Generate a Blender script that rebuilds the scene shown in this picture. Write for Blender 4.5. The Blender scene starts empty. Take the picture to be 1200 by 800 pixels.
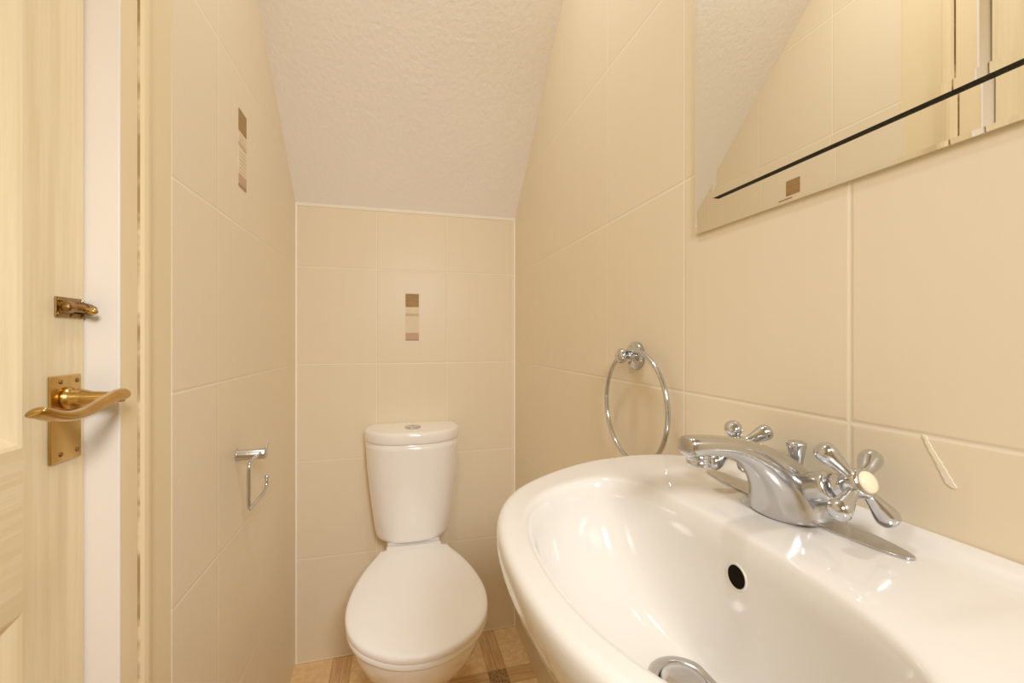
import bpy, bmesh, math
from mathutils import Vector, Matrix
from mathutils.bvhtree import BVHTree
C = bpy.context.scene
COL = C.collection
PI = math.pi

# ---------------------------------------------------------------- room measures (metres)
XL, XR, YB, YN = -0.3324, 0.4353, 1.5445, -0.55       # left, right, back, near walls
ZB, SL, ZT = 1.553, 0.955, 2.35                        # ceiling height at back, slope, flat ceiling
YS = YB - (ZT - ZB) / SL
TW, TH = 0.2476, 0.33                                  # tile size
Z0 = 0.02                                              # first tile row

# ---------------------------------------------------------------- materials
def lin(c):
    return tuple((v / 12.92 if v <= .04045 else ((v + .055) / 1.055) ** 2.4) for v in [x / 255 for x in c]) + (1,)

class NT:
    def __init__(s, name):
        s.m = bpy.data.materials.new(name); s.m.use_nodes = True
        s.t = s.m.node_tree; s.b = s.t.nodes['Principled BSDF']
    def n(s, typ, **kw):
        o = s.t.nodes.new(typ)
        for k, v in kw.items(): setattr(o, k, v)
        return o
    def l(s, a, b): s.t.links.new(a, b)
    def val(s, sock, v):
        if hasattr(v, 'is_output'): s.l(v, sock)
        else: sock.default_value = v
    def math(s, op, a, b=0.0, c=None, clamp=False):
        o = s.n('ShaderNodeMath', operation=op, use_clamp=clamp)
        s.val(o.inputs[0], a); s.val(o.inputs[1], b)
        if c is not None: s.val(o.inputs[2], c)
        return o.outputs[0]
    def mix(s, f, a, b):
        o = s.n('ShaderNodeMix', data_type='RGBA')
        s.val(o.inputs[0], f)
        s.val(o.inputs[6], a); s.val(o.inputs[7], b)
        return o.outputs[2]
    def noise(s, vec, scale, detail=2, rough=.5):
        o = s.n('ShaderNodeTexNoise'); o.inputs['Scale'].default_value = scale
        o.inputs['Detail'].default_value = detail; o.inputs['Roughness'].default_value = rough
        if vec is not None: s.l(vec, o.inputs['Vector'])
        return o.outputs['Fac']
    def pos(s):
        g = s.n('ShaderNodeNewGeometry'); return g.outputs['Position']
    def scalev(s, v, sc):
        o = s.n('ShaderNodeMapping'); s.l(v, o.inputs['Vector']); o.inputs['Scale'].default_value = sc
        return o.outputs[0]
    def bump(s, h, strength=.3, dist=.002):
        o = s.n('ShaderNodeBump'); o.inputs['Strength'].default_value = strength
        o.inputs['Distance'].default_value = dist; s.l(h, o.inputs['Height'])
        s.l(o.outputs[0], s.b.inputs['Normal'])
    def ramp(s, f, lo, hi):
        o = s.n('ShaderNodeMapRange', interpolation_type='SMOOTHSTEP'); s.val(o.inputs[0], f)
        o.inputs[1].default_value = lo; o.inputs[2].default_value = hi
        return o.outputs[0]

def plain(name, rgb, rough=.5, metal=0, coat=0, spec=.5, noise=0, nscale=20, bump=0, bscale=200, stretch=(1, 1, 1), bdist=.001):
    t = NT(name); c = lin(rgb)
    t.b.inputs['Roughness'].default_value = rough; t.b.inputs['Metallic'].default_value = metal
    t.b.inputs['Coat Weight'].default_value = coat; t.b.inputs['Coat Roughness'].default_value = .05
    t.b.inputs['Specular IOR Level'].default_value = spec
    p = t.scalev(t.pos(), stretch)
    f = t.noise(p, nscale, 4)
    d = tuple(v * (1 - noise) for v in c[:3]) + (1,); e = tuple(min(1, v * (1 + noise)) for v in c[:3]) + (1,)
    t.l(t.mix(f, d, e), t.b.inputs['Base Color'])
    if bump: t.bump(t.noise(p, bscale, 3), bump, bdist)
    return t.m

TILE = (221, 197, 155)
def tile_mat(name, axis, phase, zmax_row=None):
    t = NT(name); p = t.pos()
    sp = t.n('ShaderNodeSeparateXYZ'); t.l(p, sp.inputs[0])
    u = t.math('DIVIDE', t.math('SUBTRACT', sp.outputs[axis], phase), TW)
    v = t.math('DIVIDE', t.math('SUBTRACT', sp.outputs[2], Z0), TH)
    v = t.math('MAXIMUM', v, 0.02)
    if axis == 0: u = t.math('MAXIMUM', u, -.9)
    def d(x, size):                      # distance to the nearest joint in metres
        f = t.math('FRACT', x)
        return t.math('MULTIPLY', t.math('MINIMUM', f, t.math('SUBTRACT', 1.0, f)), size)
    du, dv = d(u, TW), d(v, TH)
    wob = t.math('MULTIPLY', t.math('SUBTRACT', t.noise(p, 25, 2), .5), .0007)
    m = t.math('ADD', t.math('MINIMUM', du, dv), wob)
    face = t.ramp(m, .0007, .0023)
    # soft vertical brush streaks of the glaze and a slow drift of tone
    st = t.noise(t.scalev(p, (45, 45, 1.2)), 1.0, 4, .6)
    cell = t.n('ShaderNodeTexWhiteNoise', noise_dimensions='2D')
    cb = t.n('ShaderNodeCombineXYZ'); t.l(t.math('FLOOR', u), cb.inputs[0]); t.l(t.math('FLOOR', v), cb.inputs[1])
    t.l(cb.outputs[0], cell.inputs['Vector'])
    k = t.math('ADD', t.math('MULTIPLY', st, .7), t.math('MULTIPLY', cell.outputs['Value'], .3))
    base = t.mix(k, lin((225, 208, 176)), lin((230, 214, 183)))
    rim = t.math('MULTIPLY', t.ramp(m, .0018, .0026), t.math('SUBTRACT', 1.0, t.ramp(m, .0028, .0046)))
    base = t.mix(t.math('MULTIPLY', rim, .22), base, lin((196, 170, 128)))  # joint shadow painted as a darker band round each tile
    t.l(t.mix(face, lin((238, 225, 198)), base), t.b.inputs['Base Color'])
    t.val(t.b.inputs['Roughness'], t.math('ADD', .62, t.math('MULTIPLY', face, -.27)))
    t.b.inputs['Specular IOR Level'].default_value = .3
    edge = t.ramp(m, .0002, .0045)
    h = t.math('ADD', edge, t.math('MULTIPLY', st, .03))
    t.bump(h, .45, .0010)
    return t.m

M = {}
M['tile_left'] = tile_mat('glazed cream tile left', 1, .9122)
M['tile_right'] = tile_mat('glazed cream tile right', 1, .5662)
M['tile_back'] = tile_mat('glazed cream tile back', 0, -.0711)
M['paint'] = plain('yellowed wall paint', (226, 206, 162), .55, noise=.05, nscale=6, bump=.1)
M['gloss_cream'] = plain('cream gloss woodwork', (234, 212, 166), .33, noise=.10, nscale=14, bump=.12, bscale=60, stretch=(1, 1, .12))
M['gloss_white'] = plain('white gloss lining', (240, 232, 220), .3, noise=.03, nscale=10, bump=.08, bscale=60, stretch=(1, 1, .4))
M['caulk'] = plain('pale sealant', (252, 246, 232), .5, noise=.04, bump=.2, bscale=120)
M['ceiling'] = plain('textured ceiling emulsion', (249, 246, 242), .8, noise=.03, nscale=3, bump=.45, bscale=75, bdist=.003)
M['ceramic'] = plain('white glazed ceramic', (216, 211, 203), .12, coat=.5, noise=.01)
M['seat'] = plain('white seat plastic', (252, 250, 248), .3, noise=.01)
M['pan'] = plain('white toilet ceramic', (243, 238, 231), .14, coat=.5, noise=.01)
M['chrome'] = plain('chrome', (196, 200, 208), .10, 1, noise=.05, nscale=60, bump=.03, bscale=90)
M['chrome_worn'] = plain('water marked chrome', (192, 190, 190), .2, 1, noise=.22, nscale=90, bump=.15, bscale=160)
M['chrome_body'] = plain('dulled chrome', (190, 191, 192), .17, 1, noise=.10, nscale=70, bump=.08, bscale=140)
M['satin'] = plain('satin nickel', (196, 194, 190), .28, 1, noise=.05)
M['brass'] = plain('aged brass', (190, 148, 78), .24, 1, noise=.38, nscale=45, bump=.1, bscale=90, stretch=(1, 1, .25))
M['brass_dark'] = plain('tarnished brass', (132, 98, 52), .38, 1, noise=.5, nscale=160, bump=.3, bscale=200)
M['dark'] = plain('painted recess shade', (12, 8, 4), .9, spec=.05)
M['porcelain'] = plain('cream porcelain cap', (232, 218, 182), .15, coat=.5, noise=.04)
M['glass_edge'] = plain('dark green glass edge', (8, 16, 11), .6, spec=.1)
M['glass_edge_light'] = plain('pale glass edge', (205, 198, 172), .2)
M['smear'] = plain('dried filler', (236, 224, 200), .7, noise=.08, bump=.4)
t = NT('mirror silver'); t.b.inputs['Metallic'].default_value = 1; t.b.inputs['Roughness'].default_value = .0
t.b.inputs['Base Color'].default_value = (.93, .93, .88, 1); M['mirror'] = t.m

t = NT('cracked gap painted shade'); g = t.noise(t.scalev(t.pos(), (1, 1, 5)), 1.6, 4, .7)
t.l(t.mix(t.ramp(g, .42, .56), lin((168, 130, 78)), lin((232, 208, 160))), t.b.inputs['Base Color']); M['gap'] = t.m  # recess shade painted as broken brown along the architrave groove

def door_mat(name, horizontal):
    t = NT(name); p = t.pos()
    s = (1, 2.2, 60) if horizontal else (1, 60, 2.2)
    g = t.noise(t.scalev(p, s), 1.6, 5, .6)
    w = t.ramp(g, .35, .65)
    t.l(t.mix(w, lin((226, 205, 158)), lin((236, 217, 174))), t.b.inputs['Base Color'])
    t.b.inputs['Roughness'].default_value = .34
    t.bump(w, .3, .0006)
    return t.m
M['door_v'] = door_mat('cream painted wood grain upright', False)
M['door_h'] = door_mat('cream painted wood grain level', True)

def floor_mat():
    t = NT('patterned vinyl'); p = t.pos()
    sp = t.n('ShaderNodeSeparateXYZ'); t.l(p, sp.inputs[0])
    P, S = .25, .062
    fx = t.math('MULTIPLY', t.math('FRACT', t.math('DIVIDE', t.math('ADD', sp.outputs[0], .213), P)), P)
    fy = t.math('MULTIPLY', t.math('FRACT', t.math('DIVIDE', t.math('ADD', sp.outputs[1], -1.289 + .25 * 8), P)), P)
    inx, iny = t.math('LESS_THAN', fx, S), t.math('LESS_THAN', fy, S)
    both = t.math('MULTIPLY', inx, iny)
    stone_n = t.noise(p, 48, 6, .7)
    stone = t.mix(t.ramp(stone_n, .35, .68), lin((222, 178, 118)), lin((246, 214, 160)))
    cell = t.n('ShaderNodeTexWhiteNoise', noise_dimensions='2D')
    cb = t.n('ShaderNodeCombineXYZ')
    t.l(t.math('FLOOR', t.math('DIVIDE', t.math('ADD', sp.outputs[0], .213), P)), cb.inputs[0])
    t.l(t.math('FLOOR', t.math('DIVIDE', t.math('ADD', sp.outputs[1], .711), P)), cb.inputs[1])
    t.l(cb.outputs[0], cell.inputs['Vector'])
    stone = t.mix(t.math('MULTIPLY', cell.outputs['Value'], .45), stone, lin((222, 170, 106)))
    wy = t.noise(t.scalev(p, (150, 9, 1)), 1, 5, .65)
    wx = t.noise(t.scalev(p, (9, 150, 1)), 1, 5, .65)
    woody = t.mix(t.ramp(wy, .3, .7), lin((184, 132, 80)), lin((222, 178, 122)))
    woodx = t.mix(t.ramp(wx, .3, .7), lin((184, 132, 80)), lin((222, 178, 122)))
    def line(f, at, w=.0012): return t.math('LESS_THAN', t.math('ABSOLUTE', t.math('SUBTRACT', f, at)), w)
    c = t.mix(inx, stone, woody)
    c = t.mix(iny, c, woodx)
    vo = t.n('ShaderNodeTexVoronoi', feature='DISTANCE_TO_EDGE'); vo.inputs['Scale'].default_value = 95
    t.l(p, vo.inputs['Vector'])
    sq = t.mix(t.math('LESS_THAN', vo.outputs[0], .12), lin((112, 78, 42)), lin((160, 122, 76)))
    c = t.mix(both, c, sq)
    ls = None
    for f, o, at in ((fx, iny, 0.0), (fx, iny, S), (fy, inx, 0.0), (fy, inx, S)):
        q = line(f, at)
        ls = q if ls is None else t.math('MAXIMUM', ls, q)
    seam = t.math('MAXIMUM', t.math('MULTIPLY', line(fx, S / 2), t.math('SUBTRACT', 1, iny)),
                  t.math('MULTIPLY', line(fy, S / 2), t.math('SUBTRACT', 1, inx)))
    ls = t.math('MAXIMUM', ls, seam)
    c = t.mix(t.math('MULTIPLY', ls, .6), c, lin((120, 78, 42)))
    t.l(c, t.b.inputs['Base Color']); t.b.inputs['Roughness'].default_value = .4
    t.bump(stone_n, .1, .001)
    return t.m
M['floor'] = floor_mat()

# ---------------------------------------------------------------- mesh helpers
def obj(name, bm, mats, parent=None, smooth=False, bevel=0, sub=0, seg=2, angle=40):
    bmesh.ops.recalc_face_normals(bm, faces=bm.faces)
    me = bpy.data.meshes.new(name); bm.to_mesh(me); bm.free()
    for m in (mats if isinstance(mats, (list, tuple)) else [mats]): me.materials.append(m)
    o = bpy.data.objects.new(name, me); COL.objects.link(o)
    if parent is not None: o.parent = parent; o.matrix_parent_inverse = parent.matrix_world.inverted()
    if smooth:
        for p in me.polygons: p.use_smooth = True
    if bevel:
        b = o.modifiers.new('bevel', 'BEVEL'); b.width = bevel; b.segments = seg; b.limit_method = 'ANGLE'; b.angle_limit = math.radians(35)
        for p in me.polygons: p.use_smooth = True
        if not smooth:
            w = o.modifiers.new('wn', 'WEIGHTED_NORMAL')
    if sub:
        s = o.modifiers.new('sub', 'SUBSURF'); s.levels = sub; s.render_levels = sub
    return o
def empty(name, loc):
    o = bpy.data.objects.new(name, None); COL.objects.link(o); o.location = loc
    o.matrix_world = Matrix.Translation(loc); o.empty_display_size = .05
    return o
def tag(o, label=None, cat=None, group=None, kind=None):
    if label: o['label'] = label
    if cat: o['category'] = cat
    if group: o['group'] = group
    if kind: o['kind'] = kind
    return o
def box(bm, x0, x1, y0, y1, z0, z1, mi=0):
    vs = [bm.verts.new((x, y, z)) for x in (x0, x1) for y in (y0, y1) for z in (z0, z1)]
    for f in ((0, 1, 3, 2), (4, 6, 7, 5), (0, 4, 5, 1), (2, 3, 7, 6), (0, 2, 6, 4), (1, 5, 7, 3)):
        fc = bm.faces.new([vs[i] for i in f]); fc.material_index = mi
    return vs
def prism(bm, pts, ax, a0, a1, mi=0):
    """polygon given in the two other axes, extruded along ax from a0 to a1"""
    def mk(p, a):
        q = list(p); q.insert(ax, a); return bm.verts.new(q)
    A = [mk(p, a0) for p in pts]; B = [mk(p, a1) for p in pts]; n = len(pts)
    fs = [bm.faces.new(A), bm.faces.new(B[::-1])]
    for i in range(n): fs.append(bm.faces.new([A[i], B[i], B[(i + 1) % n], A[(i + 1) % n]]))
    for f in fs: f.material_index = mi
def loft(bm, rings, cap0=True, cap1=True, mi=0):
    R = [[bm.verts.new(p) for p in r] for r in rings]; n = len(R[0])
    for a, b in zip(R, R[1:]):
        for i in range(n):
            f = bm.faces.new([a[i], a[(i + 1) % n], b[(i + 1) % n], b[i]]); f.material_index = mi
    for c, r in ((cap0, R[0]), (cap1, R[-1])):
        if c:
            f = bm.faces.new(r); f.material_index = mi
    return R
def frame_of(d):
    d = Vector(d).normalized()
    u = d.cross(Vector((0, 0, 1)))
    if u.length < 1e-3: u = Vector((1, 0, 0))
    u.normalize(); return u, u.cross(d).normalized(), d
def lathe(bm, base, d, prof, n=32, mi=0):
    """prof: (distance along d, radius) pairs"""
    u, v, d = frame_of(d); base = Vector(base); rings = []
    for h, r in prof:
        r = max(r, 1e-5)
        rings.append([base + d * h + u * (r * math.cos(2 * PI * i / n)) + v * (r * math.sin(2 * PI * i / n)) for i in range(n)])
    return loft(bm, rings, mi=mi)
def catmull(pts, k=6):
    P = [Vector(p) for p in pts]; P = [2 * P[0] - P[1]] + P + [2 * P[-1] - P[-2]]; out = []
    for i in range(1, len(P) - 2):
        a, b, c, d = P[i - 1:i + 3]
        for j in range(k):
            t = j / k
            out.append(.5 * ((2 * b) + (c - a) * t + (2 * a - 5 * b + 4 * c - d) * t * t + (3 * b - a - 3 * c + d) * t ** 3))
    out.append(P[-2]); return out
def tube(bm, pts, r, n=14, closed=False, mi=0):
    pts = [Vector(p) for p in pts]; rr = r if isinstance(r, (list, tuple)) else [r] * len(pts)
    rings = []; u = None
    for i, p in enumerate(pts):
        if closed: d = (pts[(i + 1) % len(pts)] - pts[i - 1]).normalized()
        else: d = (pts[min(i + 1, len(pts) - 1)] - pts[max(i - 1, 0)]).normalized()
        if u is None: u = frame_of(d)[0]
        u = (u - d * u.dot(d)).normalized(); v = d.cross(u)
        rings.append([p + (u * math.cos(2 * PI * k / n) + v * math.sin(2 * PI * k / n)) * rr[i] for k in range(n)])
    if closed:
        R = [[bm.verts.new(p) for p in q] for q in rings]
        for a, b in zip(R, R[1:] + R[:1]):
            for i in range(n): bm.faces.new([a[i], a[(i + 1) % n], b[(i + 1) % n], b[i]]).material_index = mi
    else: loft(bm, rings, mi=mi)
def ball(bm, c, r, mi=0):
    lathe(bm, Vector(c) - Vector((0, 0, r)), (0, 0, 1), [(r - r * math.cos(PI * i / 12), r * math.sin(PI * i / 12)) for i in range(13)], 20, mi)

# ---------------------------------------------------------------- the room
def slopeprof(y0):
    pts = [(y0, 0), (YB, 0), (YB, ZB + .03)]
    return pts + [(YS, ZT + .03), (y0, ZT + .03)]
bm = bmesh.new(); box(bm, XL - .1, XR + .06, YN - .06, YB + .06, -.06, 0)
tag(obj('floor', bm, M['floor']), 'beige stone and wood patterned vinyl floor', kind='structure')
bm = bmesh.new(); box(bm, XL - .08, XR + .06, YB, YB + .05, 0, ZB + .05)
tag(obj('wall_back', bm, M['tile_back']), 'cream tiled wall behind the toilet', kind='structure')
bm = bmesh.new()
prism(bm, slopeprof(YN), 0, XR, XR + .05)
tag(obj('wall_right', bm, M['tile_right']), 'cream tiled wall behind the washbasin', kind='structure')
bm = bmesh.new(); box(bm, XL - .08, XR + .05, YN - .05, YN, 0, ZT + .03)
tag(obj('wall_front', bm, M['paint']), 'painted wall behind the viewer', kind='structure')
# left wall: painted, with doorway; tiled from y=.745
DY0, DY1, DZ = -.17, .600, 1.985
bm = bmesh.new()
YT = .745
prism(bm, [(YT, 0), (YB, 0), (YB, ZB + .03), (YT, ZB + .03 + (YB - YT) * SL)], 0, XL - .08, XL, 1)
prism(bm, [(DY1 + .004, 0), (YT, 0), (YT, ZT + .03), (DY1 + .004, ZT + .03)], 0, XL - .08, XL - .0015, 0)
prism(bm, [(DY0 - .004, DZ), (DY1 + .004, DZ), (DY1 + .004, ZT + .03), (DY0 - .004, ZT + .03)], 0, XL - .08, XL - .0015, 0)
prism(bm, [(YN, 0), (DY0 - .004, 0), (DY0 - .004, ZT + .03), (YN, ZT + .03)], 0, XL - .08, XL - .0015, 0)
tag(obj('wall_left', bm, [M['paint'], M['tile_left']]), 'cream tiled left wall with door opening', kind='structure')
bm = bmesh.new()
th = .05
prism(bm, [(YB + .05, ZB - .05 * SL), (YS, ZT), (YN - .05, ZT), (YN - .05, ZT + th), (YS, ZT + th), (YB + .05, ZB + .08)], 0, XL - .09, XR + .06)
tag(obj('ceiling', bm, M['ceiling']), 'sloping textured ceiling under the stairs', kind='structure')
# sealant beads in the corners
bm = bmesh.new(); w = .0042
prism(bm, [(XL, YB), (XL + w, YB), (XL, YB - w)], 2, 0, ZB - .001)
obj_ = tag(obj('trim_1', bm, M['caulk']), 'white sealant line in the left back corner', kind='structure')
bm = bmesh.new()
prism(bm, [(XR, YB), (XR - w * .8, YB), (XR, YB - w * .8)], 2, 0, ZB - .001)
tag(obj('trim_2', bm, M['caulk']), 'pale sealant line in the right back corner', kind='structure')
bm = bmesh.new()
prism(bm, [(YB, ZB - .0060), (YB - .002, ZB - .0058), (YB - .006, ZB + .0030), (YB, ZB + .001)], 0, XL, XR)
tag(obj('trim_3', bm, M['caulk']), 'white sealant line where sloped ceiling meets back wall', kind='structure')
bm = bmesh.new()
prism(bm, [(YB, 0), (YB - .002, 0), (YB, .003)], 0, XL, XR)
tag(obj('trim_4', bm, M['paint']), 'pale sealant line at foot of back wall', kind='structure')
# door frame: lining reveal, stop strip, moulded architrave
bm = bmesh.new()
xo = XL + .0104                                   # face of the trim
for s in (0, 1):
    if s == 0: ya, yb = DY1, DY1 + .004
    else: ya, yb = DY0 - .004, DY0
    box(bm, XL - .075, xo, min(ya, yb), max(ya, yb), 0, DZ)
box(bm, XL - .075, xo, DY0, DY1, DZ - .004, DZ)
tag(obj('trim_5', bm, M['gloss_white'], bevel=.0012), 'white painted door lining', kind='structure')
bm = bmesh.new()
def arch_prof(y, s):        # (x, y) profile running away from the opening
    pts = [(0, .000), (xo - XL - .0, .000), (.0108, .001), (.0112, .018), (.0108, .0345), (.005, .0350), (.005, .0361),
           (.0125, .0372), (.0155, .041), (.0165, .048), (.0155, .055), (.012, .0595), (.0105, .0645), (0, .0655)]
    return [(XL - .0015 + a, y + s * b) for a, b in pts]
prism(bm, arch_prof(DY1 + .0035, 1), 2, 0, DZ + .004)
bm.faces.ensure_lookup_table()
for q in (4, 5, 6): bm.faces[2 + q].material_index = 1
prism(bm, arch_prof(DY0 - .0035, -1), 2, 0, DZ + .004)
pts = [(XL - .0015 + a, DZ + .004 + b) for a, b in [(0, 0), (.0108, .001), (.0112, .018), (.0108, .0345), (.007, .0362), (.0125, .037), (.0165, .048), (.012, .0595), (.0105, .0645), (0, .0655)]]
A = [bm.verts.new((x, DY0 - .069, z)) for x, z in pts]; B = [bm.verts.new((x, DY1 + .069, z)) for x, z in pts]
bm.faces.new(A); bm.faces.new(B[::-1])
for i in range(len(A)): bm.faces.new([A[i], B[i], B[(i + 1) % len(A)], A[(i + 1) % len(A)]])
tag(obj('trim_6', bm, [M['gloss_cream'], M['gap']]), 'cream painted moulded architrave around the door', kind='structure')

# ---------------------------------------------------------------- door with its furniture
XD = -.3555
door = empty('door_1', (XD - .02, .2, 0)); tag(door, 'closed cream panelled door with brass lever handle', kind='structure')
dy0, dy1, dz1 = DY0 + .003, DY1 - .003, DZ - .007
SW = .082
ps = [(dy1 - SW - .262, dy1 - SW), (dy0 + SW, dy0 + SW + .262)]
zs = [(.20, .826), (.986, 1.87)]
bm = bmesh.new()
xb = XD - .035
def slab(y0, y1, z0, z1, mi): box(bm, xb, XD, y0, y1, z0, z1, mi)
slab(dy1 - SW, dy1, .004, dz1, 0); slab(dy0, dy0 + SW, .004, dz1, 0)
for z0, z1 in ((.004, .20), (.826, .986), (1.87, dz1)): slab(dy0 + SW, dy1 - SW, z0, z1, 1)
for z0, z1 in zs: slab(ps[1][1], ps[0][0], z0, z1, 0)
obj('door_leaf', bm, [M['door_v'], M['door_h']], door)
for y0, y1 in ps:
    for z0, z1 in zs:
        bm = bmesh.new(); rings = []
        for ins, dx in ((0, 0), (.0005, .0), (.004, -.0015), (.009, -.006), (.013, -.0095), (.022, -.0095), (.024, -.0085), (.05, -.003), (.052, -.0025)):
            x = XD + dx
            rings.append([(x, y0 + ins, z0 + ins), (x, y1 - ins, z0 + ins), (x, y1 - ins, z1 - ins), (x, y0 + ins, z1 - ins)])
        loft(bm, rings, cap0=False)
        obj('door_panel', bm, M['door_v'], door)
# lever handle
LY, LZ = .567, 1.028
hd = empty('door_handle', (XD, LY, LZ)); hd.parent = door; hd.matrix_parent_inverse = door.matrix_world.inverted()
hd['label'] = 'aged brass scrolled lever handle on rectangular plate'
bm = bmesh.new(); box(bm, XD, XD + .003, .5445, .589, .9595, 1.0535)
obj('backplate', bm, M['brass'], hd, bevel=.0012)
for y in (.5495 + .009, .584 - .0015):
    for z in (1.0465, .968):
        bm = bmesh.new(); lathe(bm, (XD + .0028, y, z), (1, 0, 0), [(0, .0026), (.0008, .0026), (.0012, .002), (.0013, .0)], 16)
        obj('screw', bm, M['brass_dark'], hd, smooth=True)
bm = bmesh.new()
lathe(bm, (XD + .003, LY, LZ), (1, 0, 0), [(0, .0115), (.002, .0125), (.004, .0115), (.006, .0095), (.011, .0105), (.016, .009), (.024, .0068), (.04, .0062), (.052, .006)], 28)
path = catmull([(-.303, .572, 1.0305), (-.302, .562, 1.031), (-.300, .548, 1.030), (-.299, .525, 1.0255), (-.298, .503, 1.0215), (-.298, .483, 1.0205), (-.299, .466, 1.0235), (-.300, .452, 1.0285), (-.301, .446, 1.0305)], 5)
rings = []
n = 18
for i, p in enumerate(path):
    t_ = i / (len(path) - 1)
    d = (path[min(i + 1, len(path) - 1)] - path[max(i - 1, 0)]).normalized()
    u = Vector((1, 0, 0)); u = (u - d * u.dot(d)).normalized(); v = d.cross(u)
    hw = .0085 if t_ < .12 else .0085 - .002 * math.sin(min(1, (t_ - .12) / .5) * PI)      # width in the door's normal direction
    ht = .0068 - .0028 * t_
    e = min(1, t_ / .05 + .35, (1 - t_) / .06 + .25)
    tw = .35 * (t_ - .2)
    rings.append([p + (u * math.cos(tw) + v * math.sin(tw)) * (hw * e * math.cos(2 * PI * k / n)) + (v * math.cos(tw) - u * math.sin(tw)) * (ht * e * math.sin(2 * PI * k / n)) for k in range(n)])
loft(bm, rings)
obj('lever', bm, M['brass'], hd, smooth=True)
# slide bolt
sb = empty('door_bolt', (XD, .578, 1.128)); sb.parent = door; sb.matrix_parent_inverse = door.matrix_world.inverted()
sb['label'] = 'small tarnished brass slide bolt'
bm = bmesh.new(); box(bm, XD, XD + .002, .5535, .596, 1.1165, 1.139); obj('bolt_plate', bm, M['brass_dark'], sb, bevel=.0008)
bm = bmesh.new()
for y in (.5625, .5905):
    rings = []
    for yy in (y - .004, y + .004):
        rings.append([(XD + .0015 + .0115 * max(0, math.sin(a)) ** .7, yy, 1.128 + .0068 * math.cos(a)) for a in [PI * k / 10 for k in range(11)]])
    loft(bm, rings)
obj('bolt_keeper', bm, M['brass_dark'], sb, smooth=False)
bm = bmesh.new(); lathe(bm, (XD + .0075, .556, 1.1275), (0, 1, 0), [(0, .0038), (.001, .0046), (.045, .0046), (.0465, .0042), (.0468, 0)], 20)
obj('bolt_bar', bm, M['brass_dark'], sb, smooth=True)
bm = bmesh.new()
lathe(bm, (XD + .010, .578, 1.1265), (1, .15, -.2), [(0, .0022), (.005, .0022), (.007, .0032), (.010, .0040), (.013, .0030), (.0145, .0005)], 20)
obj('bolt_knob', bm, M['brass'], sb, smooth=True)
for y, z in ((.5565, 1.1355), (.5565, 1.1200), (.5755, 1.1195), (.5925, 1.1190)):
    bm = bmesh.new(); lathe(bm, (XD + .0015, y, z), (1, 0, 0), [(0, .0021), (.0012, .0020), (.0018, .0006)], 14)
    obj('screw', bm, M['brass_dark'], sb, smooth=True)
bm = bmesh.new(); lathe(bm, (XD + .0015, .5925, 1.1362), (1, 0, 0), [(0, .0028), (.0015, .0026), (.0022, .0008)], 14)
obj('screw', bm, M['chrome'], sb, smooth=True)

# ---------------------------------------------------------------- decorative mosaic inserts on three tiles
decor_cols = [plain('bronze ribbed mosaic', (150, 116, 70), .65, spec=.2, noise=.45, nscale=90, stretch=(.3, .3, 3)),
              plain('grey beige mosaic', (196, 170, 130), .6, noise=.1, nscale=60),
              plain('ivory mosaic', (222, 203, 166), .55, noise=.06, nscale=60),
              plain('rose brown mosaic', (188, 152, 120), .65, spec=.2, noise=.25, nscale=90, stretch=(.3, .3, 3)),
              plain('brown mosaic line', (150, 110, 78), .35, noise=.1)]
segs = [(0, .048, 0), (.048, .071, 2), (.071, .081, 1), (.081, .1405, 2), (.1405, .163, 3), (.163, .1685, 4)]
def decor(center, wall, top, label):
    bm = bmesh.new()
    hw = .0235
    for a, b, mi in segs:
        d = .0012 if mi != 2 else .0009
        z1, z0 = top - a, top - b
        n_ = 1 if mi in (0, 3) else 1
        if wall == 'back': box(bm, center - hw, center + hw, YB - d, YB, z0 + .0003, z1 - .0003, mi)
        if wall == 'left': box(bm, XL, XL + d, center - hw, center + hw, z0 + .0003, z1 - .0003, mi)
        if mi == 2:      # fine raised ribs across the ivory field
            k = z0 + .006
            while k < z1 - .004:
                if wall == 'back': box(bm, center - hw + .002, center + hw - .002, YB - d - .0006, YB - d, k, k + .002, mi)
                else: box(bm, XL + d, XL + d + .0006, center - hw + .002, center + hw - .002, k, k + .002, mi)
                k += .0085
    tag(obj('mosaic_strip', bm, decor_cols), label, 'tile decoration')
decor(.0515, 'back', 1.2585, 'small bronze and ivory mosaic strip on the back wall above the toilet')
decor(1.0425, 'left', 1.594, 'small bronze and ivory mosaic strip high on the left wall near the sloped ceiling')

# dried filler smear on the tiles right of the tap
bm = bmesh.new()
P = catmull([(0, .2575, 1.0105), (0, .2535, 1.001), (0, .248, .991), (0, .243, .981), (0, .2385, .9725)], 5)
L_, R_ = [], []
for i, p in enumerate(P):
    t_ = i / (len(P) - 1); w = .0012 + .0022 * t_ + .0004 * math.sin(i * 2.1)
    if i == len(P) - 1: w *= .5
    L_.append((p.y - w, p.z - .2 * w)); R_.append((p.y + w, p.z + .2 * w))
prism(bm, L_ + R_[::-1], 0, XR - .0006, XR)
tag(obj('filler_smear', bm, M['smear']), 'whitish streak of dried filler on wall tile right of tap handle', 'smear')

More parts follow.
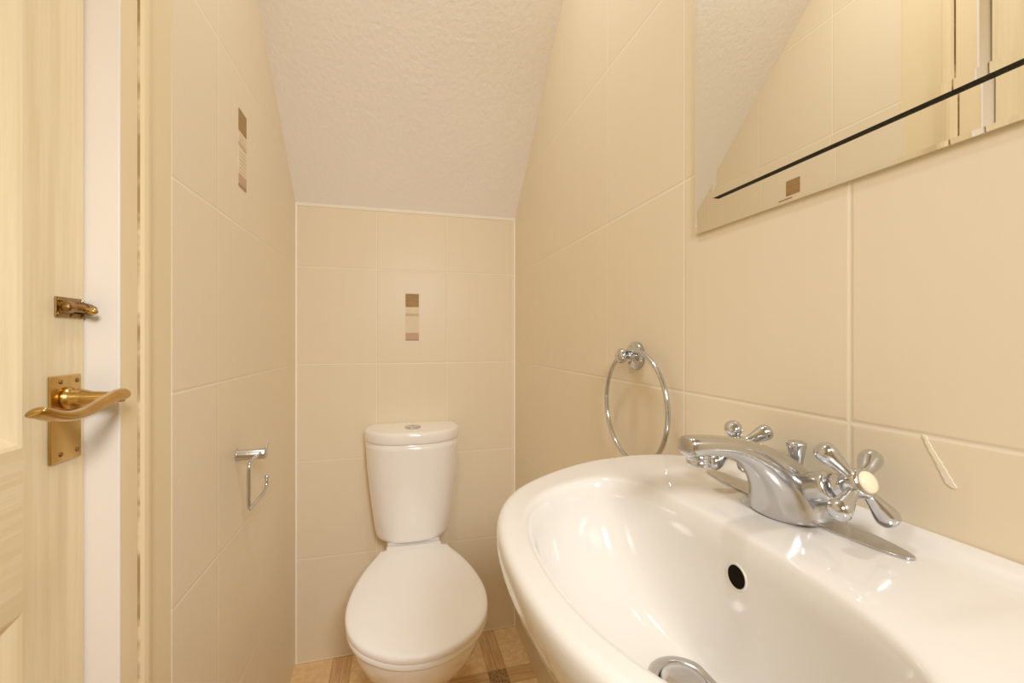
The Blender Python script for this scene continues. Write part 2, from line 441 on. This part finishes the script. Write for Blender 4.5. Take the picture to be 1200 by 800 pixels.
# ---------------------------------------------------------------- mirror
mir = empty('wall_mirror', (XR, .28, 1.249)); tag(mir, 'frameless wall mirror with a raised inner plate hanging on the cream tiles above washbasin', 'mirror')
def bev_plate(name, y0, y1, z0, z1, xback, xfront, bw, bd, edge, lab):
    bm = bmesh.new()
    def ring(x, i): return [(x, y0 + i, z0 + i), (x, y1 - i, z0 + i), (x, y1 - i, z1 - i), (x, y0 + i, z1 - i)]
    R = [[bm.verts.new(p) for p in r] for r in (ring(xback, 0), ring(xfront + bd, 0), ring(xfront, bw))]
    for k in range(2):
        for i in range(4):
            f = bm.faces.new([R[k][i], R[k][(i + 1) % 4], R[k + 1][(i + 1) % 4], R[k + 1][i]]); f.material_index = 1 if k == 0 else 0
    bm.faces.new(R[0]).material_index = 1; bm.faces.new(R[2]).material_index = 0
    o = obj(name, bm, [M['mirror'], edge], mir); o['label'] = lab
bev_plate('mirror_plate', -.02, .5365, 1.2490, 1.86, XR - .0005, XR - .0045, .0045, .0003, M['glass_edge_light'], 'large rear mirror plate')
bev_plate('raised_mirror', .022, .4945, 1.2895, 1.82, XR - .0046, XR - .0100, .0085, .00010, M['glass_edge'], 'smaller front mirror plate with dark green edge')

# ---------------------------------------------------------------- washbasin
BY = .330
def superpt(a, cx, cy, fx, bx, hy, nf, nb):
    c, s = math.cos(a), math.sin(a)
    n = nf if c < 0 else nb; ax = fx if c < 0 else bx
    r = 1.0 / ((abs(c) ** n + abs(s) ** n) ** (1 / n))
    return (cx + ax * c * r, cy + hy * s * r)
N = 144
ANG = [2 * PI * i / N for i in range(N)]
XW = XR - .0008
def outer(a, ins=0.0):
    # front half superellipse, back half squared off against the wall
    c, s = math.cos(a), math.sin(a)
    if c < 0:
        n = 2.35; r = 1 / ((abs(c) ** n + abs(s) ** n) ** (1 / n))
        return (.30 + (.211 - ins) * c * r, BY + (.236 - ins) * s * r)
    n = 7; r = 1 / ((abs(c) ** n + abs(s) ** n) ** (1 / n))
    x = .30 + (XW - .30) * c * r
    y = (.236 - ins) * s * r
    k = max(0, (x - .30) / (XW - .30))
    return (min(x, XW), BY + y * (1 - .085 * k * k))
def inner(a, g=0.0):
    return superpt(a, .236, BY - .011, .116 + g, .063 + g, .174 + g, 2.25, 2.5)
def blend(a, t): # between inner rim and outer rim, as angle-matched mix
    i, o = inner(a), outer(a, .006); return (i[0] + (o[0] - i[0]) * t, i[1] + (o[1] - i[1]) * t)
def smooth(t): t = max(0, min(1, t)); return t * t * (3 - 2 * t)
def ztop(x, y):
    z = .9080 + .0112 * smooth((x - .16) / .16)          # rim rises gently to the tap deck
    back = smooth((x - .412) / .008)
    side = smooth((abs(y - BY) - .142) / .012) * smooth((x - .30) / .05)
    z += .0020 * max(back, side) + .0105 * smooth((x - .416) / .010)   # raised border and upstand against the wall
    return z
bm = bmesh.new(); rings = []
dc = (.250, BY - .004); ZD = .783
def bowl(t):  # t 0..1 from waste to rim
    r = []
    for a in ANG:
        ix, iy = inner(a, -.004 if t < .97 else 0)
        s = t
        # plan radius grows quickly at bottom
        f = .155 + (1 - .155) * (1 - (1 - s) ** 1.55)
        cx, cy = dc; x = dc[0] + .0; 
        wx, wy = dc[0] + .024 * math.cos(a), dc[1] + .024 * math.sin(a)
        x = wx + (ix - wx) * (1 - (1 - s) ** 1.7); y = wy + (iy - wy) * (1 - (1 - s) ** 1.7)
        z = ZD + (ztop(ix, iy) - .009 - ZD) * (s ** 1.75)
        r.append((x, y, z))
    return r
rings.append([(dc[0] + .021 * math.cos(a), dc[1] + .021 * math.sin(a), ZD - .03) for a in ANG])
rings.append([(dc[0] + .022 * math.cos(a), dc[1] + .022 * math.sin(a), ZD - .004) for a in ANG])
for t_ in (0, .06, .14, .24, .34, .44, .54, .64, .74, .83, .90, .96): rings.append(bowl(t_))
for g, dz in ((0.0, -.0055), (.0025, -.0025), (.006, -.0007)):
    r = []
    for a in ANG:
        x, y = inner(a, g); r.append((x, y, ztop(x, y) + dz))
    rings.append(r)
for t_ in (.12, .22, .32, .42, .50, .58, .66, .74, .80, .86, .91, .955):
    r = []
    for a in ANG:
        i, o = inner(a, .006), outer(a, .010)
        x, y = i[0] + (o[0] - i[0]) * t_, i[1] + (o[1] - i[1]) * t_
        r.append((x, y, ztop(x, y)))
    rings.append(r)
def oring(ins, dz, z=None, squeeze=None):
    r = []
    for a in ANG:
        x, y = outer(a, ins); zz = ztop(x, y) + dz if z is None else z
        r.append((x, y, zz))
    return r
rings += [oring(.009, 0), oring(.0045, -.0012), oring(.0015, -.004), oring(0, -.009), oring(0, -.018)]
def under(z, f, back):
    r = []
    for a in ANG:
        x, y = outer(a, 0)
        x2 = XW - (XW - x) * f; y2 = BY + (y - BY) * back
        r.append((x2, y2, z))
    return r
rings += [under(.885, .998, .995), under(.868, .985, .978), under(.845, .945, .945), under(.815, .87, .88), under(.785, .76, .79), (under(.762, .63, .68)), under(.748, .50, .56), under(.742, .38, .42)]
loft(bm, rings)
basin = obj('washbasin', bm, M['ceramic'], None, smooth=True, sub=1)
tag(basin, 'white ceramic wall hung washbasin with rounded bowl and tap deck', 'washbasin')
# a BVH of the basin for seating the overflow
bmt = bmesh.new(); bmt.from_mesh(basin.data); bvh = BVHTree.FromBMesh(bmt)
loc, nor, _, _ = bvh.ray_cast(Vector((.24, .312, .8800)), Vector((1, 0, 0)))
if nor.x > 0: nor = -nor
bm = bmesh.new(); lathe(bm, loc - nor * .0020, nor, [(0, .0122), (.0022, .0120), (.0028, .0112), (.0028, .0102), (.0020, .0096), (.0008, .0094), (.0006, .0)], 32)
for f in bm.faces:
    pass
o = obj('overflow_collar', bm, M['ceramic'], basin, smooth=True)
bm = bmesh.new(); lathe(bm, loc + nor * .0004, nor, [(0, .0096), (.0005, .0096), (.0006, 0)], 32)
obj('overflow_hole_shade', bm, M['dark'], basin)  # near-black disc paints the shade inside the overflow opening
bm = bmesh.new()
lathe(bm, (dc[0], dc[1], ZD - .006), (0, 0, 1), [(0, .022), (.006, .030), (.0075, .0305), (.0085, .029), (.007, .022), (.004, .0205), (-.002, .020)], 48)
wst = obj('waste_ring', bm, M['chrome_worn'], basin, smooth=True); wst['label'] = 'chrome waste ring in the bowl'
bm = bmesh.new()
lathe(bm, (dc[0], dc[1], ZD - .008), (0, 0, 1), [(0, .019), (.010, .0195), (.0125, .018), (.0135, .010), (.014, 0)], 40)
obj('waste_plug', bm, M['chrome_worn'], basin, smooth=True)
bmt.free()

# ---------------------------------------------------------------- mixer tap
TX, TY, TZ = .381, .337, .9192
tap = empty('mixer_tap', (TX, TY, TZ)); tag(tap, 'chrome mixer tap with two cross handles on washbasin deck', 'tap')
bm = bmesh.new()
pts = []
HL, HWd = .1155, .0175
for k in range(48):
    a = 2 * PI * k / 48; c, s = math.cos(a), math.sin(a)
    y = HL * (abs(c) ** 1.0) * (1 if c > 0 else -1); x = HWd * (abs(s) ** .8) * (1 if s > 0 else -1)
    pts.append((x, y))
rot = math.radians(-1.5)
pts = [(TX + .0135 + x * math.cos(rot) - y * math.sin(rot), TY + .0165 + x * math.sin(rot) + y * math.cos(rot)) for x, y in pts]
prism(bm, pts, 2, TZ, TZ + .0022)
o = obj('deck_plate', bm, M['chrome_worn'], tap, bevel=.0007); o['label'] = 'pointed chrome deck plate'
bm = bmesh.new()
secs = [(.3815, .0000, .0335, .0360), (.3815, .0008, .0337, .0362), (.3800, .008, .0332, .0348), (.377, .018, .0318, .0325), (.3715, .0290, .0290, .0293), (.3625, .0400, .0248, .0250),
        (.349, .0515, .0186, .0198), (.333, .0615, .0135, .0158), (.316, .0685, .0104, .0136), (.298, .0722, .0090, .0128), (.281, .0735, .0092, .0128), (.268, .0735, .0100, .0126), (.2605, .0732, .0098, .0118), (.2590, .0732, .0078, .0095)]
path = [Vector((x, TY, TZ + h)) for x, h, _, _ in secs]
rings = []; n = 28
tang = [Vector((0, 0, 1)), Vector((0, 0, 1)), Vector((-.06, 0, 1)), Vector((-.22, 0, 1)), Vector((-.5, 0, 1)), Vector((-.85, 0, 1)), Vector((-1.3, 0, 1))]
for i, (x, h, ht, hw) in enumerate(secs):
    d = tang[i].normalized() if i < len(tang) else (path[min(i + 1, len(path) - 1)] - path[i - 1]).normalized()
    v = Vector((0, 1, 0)); u = v.cross(d).normalized()
    ex = .9 if i < 8 else .72
    r = []
    for k in range(n):
        a = 2 * PI * k / n; c, s = math.cos(a), math.sin(a)
        r.append(path[i] + u * (ht * math.copysign(abs(c) ** ex, c)) + v * (hw * math.copysign(abs(s) ** ex, s)))
    rings.append(r)
loft(bm, rings)
EL = math.radians(25)
for s in (-1, 1):
    d = Vector((0, s * math.cos(EL), math.sin(EL)))
    lathe(bm, Vector((TX, TY + s * .010, TZ + .0245)), d, [(0, .016), (.010, .0165), (.022, .0155), (.031, .0150), (.0375, .0140), (.0385, .0125), (.0385, 0)], 28)
obj('tap_body', bm, M['chrome_body'], tap, smooth=True, sub=1)
bm = bmesh.new()
lathe(bm, (.2745, TY, TZ + .0665), (0, 0, -1), [(0, .0108), (.0055, .0108), (.0062, .0100), (.0066, .0108), (.011, .0106), (.0118, .0095), (.0118, .0085), (.009, .0080), (.009, 0)], 32)
obj('spout_outlet', bm, M['chrome'], tap, smooth=True)
def handle(s, roll):
    d = Vector((0, s * math.cos(EL), math.sin(EL)))
    hub = Vector((TX, TY + s * .010, TZ + .0245)) + d * .0385
    bm = bmesh.new()
    lathe(bm, hub, d, [(0, .0085), (.003, .0088), (.0045, .0105), (.0075, .0108), (.010, .0085), (.013, .0095), (.017, .0120), (.025, .0125), (.0285, .0120), (.030, .0105), (.030, 0)], 28)
    u = Vector((1, 0, 0)); v = d.cross(u).normalized()
    c0 = hub + d * .0235
    for k in range(4):
        a = roll + k * PI / 2
        e = (u * math.cos(a) + v * math.sin(a)).normalized()
        e2 = (e - d * .10).normalized()
        lathe(bm, c0, e2, [(.004, .0062), (.010, .0052), (.014, .0050), (.021, .0064), (.030, .0087), (.0345, .0091), (.038, .0082), (.0402, .0056), (.041, .0)], 22)
    h = obj('handle', bm, M['chrome'], tap, smooth=True)
    bm = bmesh.new()
    lathe(bm, hub + d * .0300, d, [(0, .0090), (.0012, .0092), (.0028, .0082), (.0036, .005), (.0038, 0)], 28)
    o = obj('handle_cap', bm, M['porcelain'], h, smooth=True); o['label'] = 'cream porcelain cap'
handle(-1, math.radians(33))
handle(1, math.radians(55))
bm = bmesh.new()
lathe(bm, (.4155, TY + .022, TZ + .002), (0, 0, 1), [(0, .0024), (.037, .0024), (.0365, .0052), (.038, .0060), (.052, .0084), (.058, .0096), (.0605, .0094), (.0618, .0078), (.062, 0)], 28)
obj('pop_up_knob', bm, M['chrome'], tap, smooth=True)

# ---------------------------------------------------------------- towel ring
RY, RZ = .7005, 1.0625
tr = empty('towel_ring', (XR, RY, RZ)); tag(tr, 'chrome towel ring hanging from a round wall mount above washbasin edge', 'towel ring')
bm = bmesh.new()
lathe(bm, (XR - .0002, RY, RZ), (-1, 0, 0), [(0, .0262), (.006, .0262), (.008, .0245), (.009, .0205), (.0095, .012), (.012, .0075), (.016, .006), (.026, .006), (.0265, .0108), (.0295, .0134), (.033, .0141), (.0365, .0130), (.0400, .0085), (.0415, 0)], 40)
obj('wall_mount', bm, M['chrome'], tr, smooth=True, sub=0)
bm = bmesh.new()
R0 = .1005; rc = Vector((.4142, .6785, .9725))
tube(bm, [rc + Vector((0, R0 * math.sin(2 * PI * k / 72), R0 * math.cos(2 * PI * k / 72))) for k in range(72)], .0043, 14, True)
obj('ring', bm, M['chrome'], tr, smooth=True)

# ---------------------------------------------------------------- toilet roll holder
th_ = empty('toilet_roll_holder', (XL, 1.012, .846)); tag(th_, 'empty satin metal toilet roll holder with bent wire arm on left wall', 'toilet roll holder')
bm = bmesh.new()
lathe(bm, (XL + .0002, 1.012, .846), (1, 0, 0), [(0, .0128), (.002, .0128), (.0025, .0115), (.054, .0115), (.056, .0105), (.056, 0)], 28)
obj('wall_post', bm, M['satin'], th_, smooth=True, bevel=0)
bm = bmesh.new()
X0 = -.2855
tube(bm, catmull([(X0, 1.004, .848), (X0, .965, .8485), (X0, .942, .847), (X0, .932, .838), (X0, .931, .80), (X0, .931, .768), (X0, .936, .757), (X0, .947, .7545), (X0, 1.00, .7555), (X0, 1.032, .757), (X0, 1.046, .764), (X0, 1.050, .779)], 6), .0036, 14)
ball(bm, (X0, 1.051, .783), .0052)
obj('wire_arm', bm, M['chrome'], th_, smooth=True)
bm = bmesh.new()
prism(bm, [(1.010, .852), (1.016, .849), (1.033, .861), (1.029, .869)], 0, XL + .053, XL + .0555)
obj('end_clip', bm, M['satin'], th_, bevel=.0006)

# ---------------------------------------------------------------- toilet
CX = .052
toi = empty('toilet', (CX, 1.2, 0)); tag(toi, 'white close coupled toilet with closed lid against back wall', 'toilet')
def sym(prof, z, n=16):
    """prof: (y, half width) from front centre to back; returns closed ring"""
    P = catmull([(w, y, 0) for y, w in prof], 4)
    right = [(CX + p.x, p.y, z) for p in P]
    left = [(CX - p.x, p.y, z) for p in P if p.x > 1e-4][::-1]
    return right + left
lidp = [(.892, 0), (.899, .045), (.921, .090), (.959, .133), (1.012, .162), (1.08, .175), (1.15, .172), (1.22, .159), (1.285, .139), (1.345, .114), (1.374, .100), (1.380, .05), (1.381, 0)]
def scaled(prof, s, sy=None, c=1.12, dy=0):
    return [(c + (y - c) * (sy or s) + dy, w * s) for y, w in prof]
bm = bmesh.new()
loft(bm, [sym(scaled(lidp, k), z) for k, z in ((.975, .4135), (.992, .414), (1.0, .417), (1.0, .424), (.994, .428), (.975, .4305), (.93, .4325), (.75, .4345), (.4, .4355), (.1, .4358))])
o = obj('lid', bm, M['seat'], toi, smooth=True)
bm = bmesh.new()
loft(bm, [sym(scaled(lidp, k), z) for k, z in ((.96, .3985), (.985, .399), (.992, .402), (.992, .409), (.982, .4115), (.96, .412))])
obj('seat', bm, M['seat'], toi, smooth=True)
bm = bmesh.new()
box(bm, CX - .086, CX + .086, 1.340, 1.392, .400, .4325)
o = obj('hinge_block', bm, M['seat'], toi, bevel=.004)
# pan
bp = [(.905, 0), (.912, .04), (.935, .085), (.972, .124), (1.02, .149), (1.08, .160), (1.15, .158), (1.22, .145), (1.30, .120), (1.40, .092), (1.50, .088), (1.522, .08), (1.525, 0)]
def panr(z, wf, yf, wb):
    out = []
    for y, w in bp:
        t_ = (y - .905) / (1.525 - .905)
        s = wf + (wb - wf) * smooth(t_)
        y2 = yf + (1.525 - yf) * t_
        out.append((y2, w * s))
    return sym(out, z)
bm = bmesh.new()
loft(bm, [panr(.0, .62, 1.06, .80), panr(.01, .64, 1.055, .82), panr(.05, .60, 1.075, .78), panr(.12, .56, 1.09, .74), (panr(.19, .62, 1.065, .74)), panr(.25, .76, 1.01, .80), panr(.30, .89, .958, .90),
          panr(.34, .965, .926, .97), panr(.37, .995, .911, 1), panr(.388, 1.005, .906, 1), panr(.396, 1.0, .9065, 1), panr(.3985, .975, .915, .99)])
obj('pan', bm, M['pan'], toi, smooth=True)
# cistern
def cis(z, hw, front, ins=0):
    pts = []; back = 1.5425 - ins; front += ins; hw -= ins; ys = 1.458
    for k in range(33):        # front bow from right to left
        x = hw * math.sin((-1 + k / 16) * PI / 2)
        yy = ys - (ys - front) * (max(0, 1 - abs(x / hw) ** 2.7)) ** .60
        pts.append((CX - .001 - x, yy, z))
    bk = [(1.0, .25), (.985, .45), (.95, .66), (.90, .83), (.84, .95), (.78, 1.0), (.40, 1.0)]
    for f, q in bk: pts.append((CX - .001 - hw * f, ys + (back - ys) * q, z))
    for f, q in bk[::-1]: pts.append((CX - .001 + hw * f, ys + (back - ys) * q, z))
    return pts
bm = bmesh.new()
loft(bm, [cis(.438, .098, 1.405), cis(.440, .111, 1.385), cis(.446, .118, 1.375), cis(.46, .1225, 1.370), cis(.52, .131, 1.364), cis(.60, .141, 1.358), cis(.68, .149, 1.354), cis(.74, .1525, 1.352), cis(.7615, .1535, 1.351)])
obj('cistern', bm, M['pan'], toi, smooth=True)
bm = bmesh.new()
loft(bm, [cis(.7625, .152, 1.354), cis(.7630, .1550, 1.3495), cis(.767, .1560, 1.348), cis(.789, .1565, 1.347), cis(.7955, .1565, 1.347, .002), cis(.7985, .1565, 1.347, .0055), cis(.7995, .1565, 1.347, .012), cis(.80, .1565, 1.347, .025)])
lid2 = obj('cistern_lid', bm, M['pan'], toi, smooth=True)
bm = bmesh.new(); box(bm, CX - .084, CX + .084, 1.40, 1.535, .397, .4385); obj('cistern_gasket', bm, M['pan'], toi, bevel=.006)
bx_, by_ = CX - .002, 1.437
bm = bmesh.new()
lathe(bm, (bx_, by_, .7995), (0, 0, 1), [(0, .0265), (.0028, .0265), (.0040, .0255), (.0042, .0235), (.0025, .0228), (.0010, .0225), (.0010, 0)], 36)
obj('button_collar', bm, M['chrome'], lid2)
for sgn in (-1, 1):
    bm = bmesh.new(); g = .0008
    def half(r, z):
        return [(bx_ + sgn * (g + (r - g) * math.sin(PI * k / 16)), by_ + r * math.cos(PI * k / 16), .7995 + z) for k in range(17)]
    loft(bm, [half(.0220, .0008), half(.0220, .0034), half(.0208, .0044), half(.016, .0048)])
    obj('flush_button', bm, M['chrome_worn'], lid2)

# ---------------------------------------------------------------- lights
def area(name, loc, rot, size, power, col, shape='DISK', size_y=None):
    l = bpy.data.lights.new(name, 'AREA'); l.shape = shape; l.size = size
    if size_y: l.size_y = size_y
    l.energy = power; l.color = col
    o = bpy.data.objects.new(name, l); COL.objects.link(o); o.location = loc; o.rotation_euler = rot
    return o
area('ceiling_light', (.06, .60, ZT - .03), (0, 0, 0), .14, 4.9, (1, .965, .91))
fl = area('added_fill', (.16, YN + .12, 1.5), (0, 0, 0), .26, 3.7, (1, .965, .915))  # added fill from behind the camera, lifts the far low end
fl.rotation_euler = (Vector((-.16, 1.45, .40)) - fl.location).to_track_quat('-Z', 'Y').to_euler()
fl.data.spread = math.radians(98)
w = bpy.data.worlds.new('world'); C.world = w; w.use_nodes = True
w.node_tree.nodes['Background'].inputs[0].default_value = (1, .9, .75, 1)
w.node_tree.nodes['Background'].inputs[1].default_value = .3

# ---------------------------------------------------------------- camera
F, CXP, CYP, YAW = 491.31, 591.68, 398.40, .2509
cam = bpy.data.cameras.new('camera'); co = bpy.data.objects.new('camera', cam); COL.objects.link(co)
co.location = (0, 0, 1.0918); co.rotation_euler = (PI / 2, 0, -YAW)
cam.sensor_width = 36; cam.sensor_fit = 'HORIZONTAL'; cam.lens = F / 1200 * 36
cam.shift_x = (600 - CXP) / 1200; cam.shift_y = -(400 - CYP) / 1200
cam.clip_start = .01
C.camera = co
C.view_settings.view_transform = 'Standard'; C.view_settings.look = 'None'
C.view_settings.exposure = 0.0; C.view_settings.gamma = 1.3
try: C.cycles.max_bounces = 12; C.cycles.diffuse_bounces = 6; C.cycles.caustics_reflective = False; C.cycles.use_denoising = True
except Exception: pass
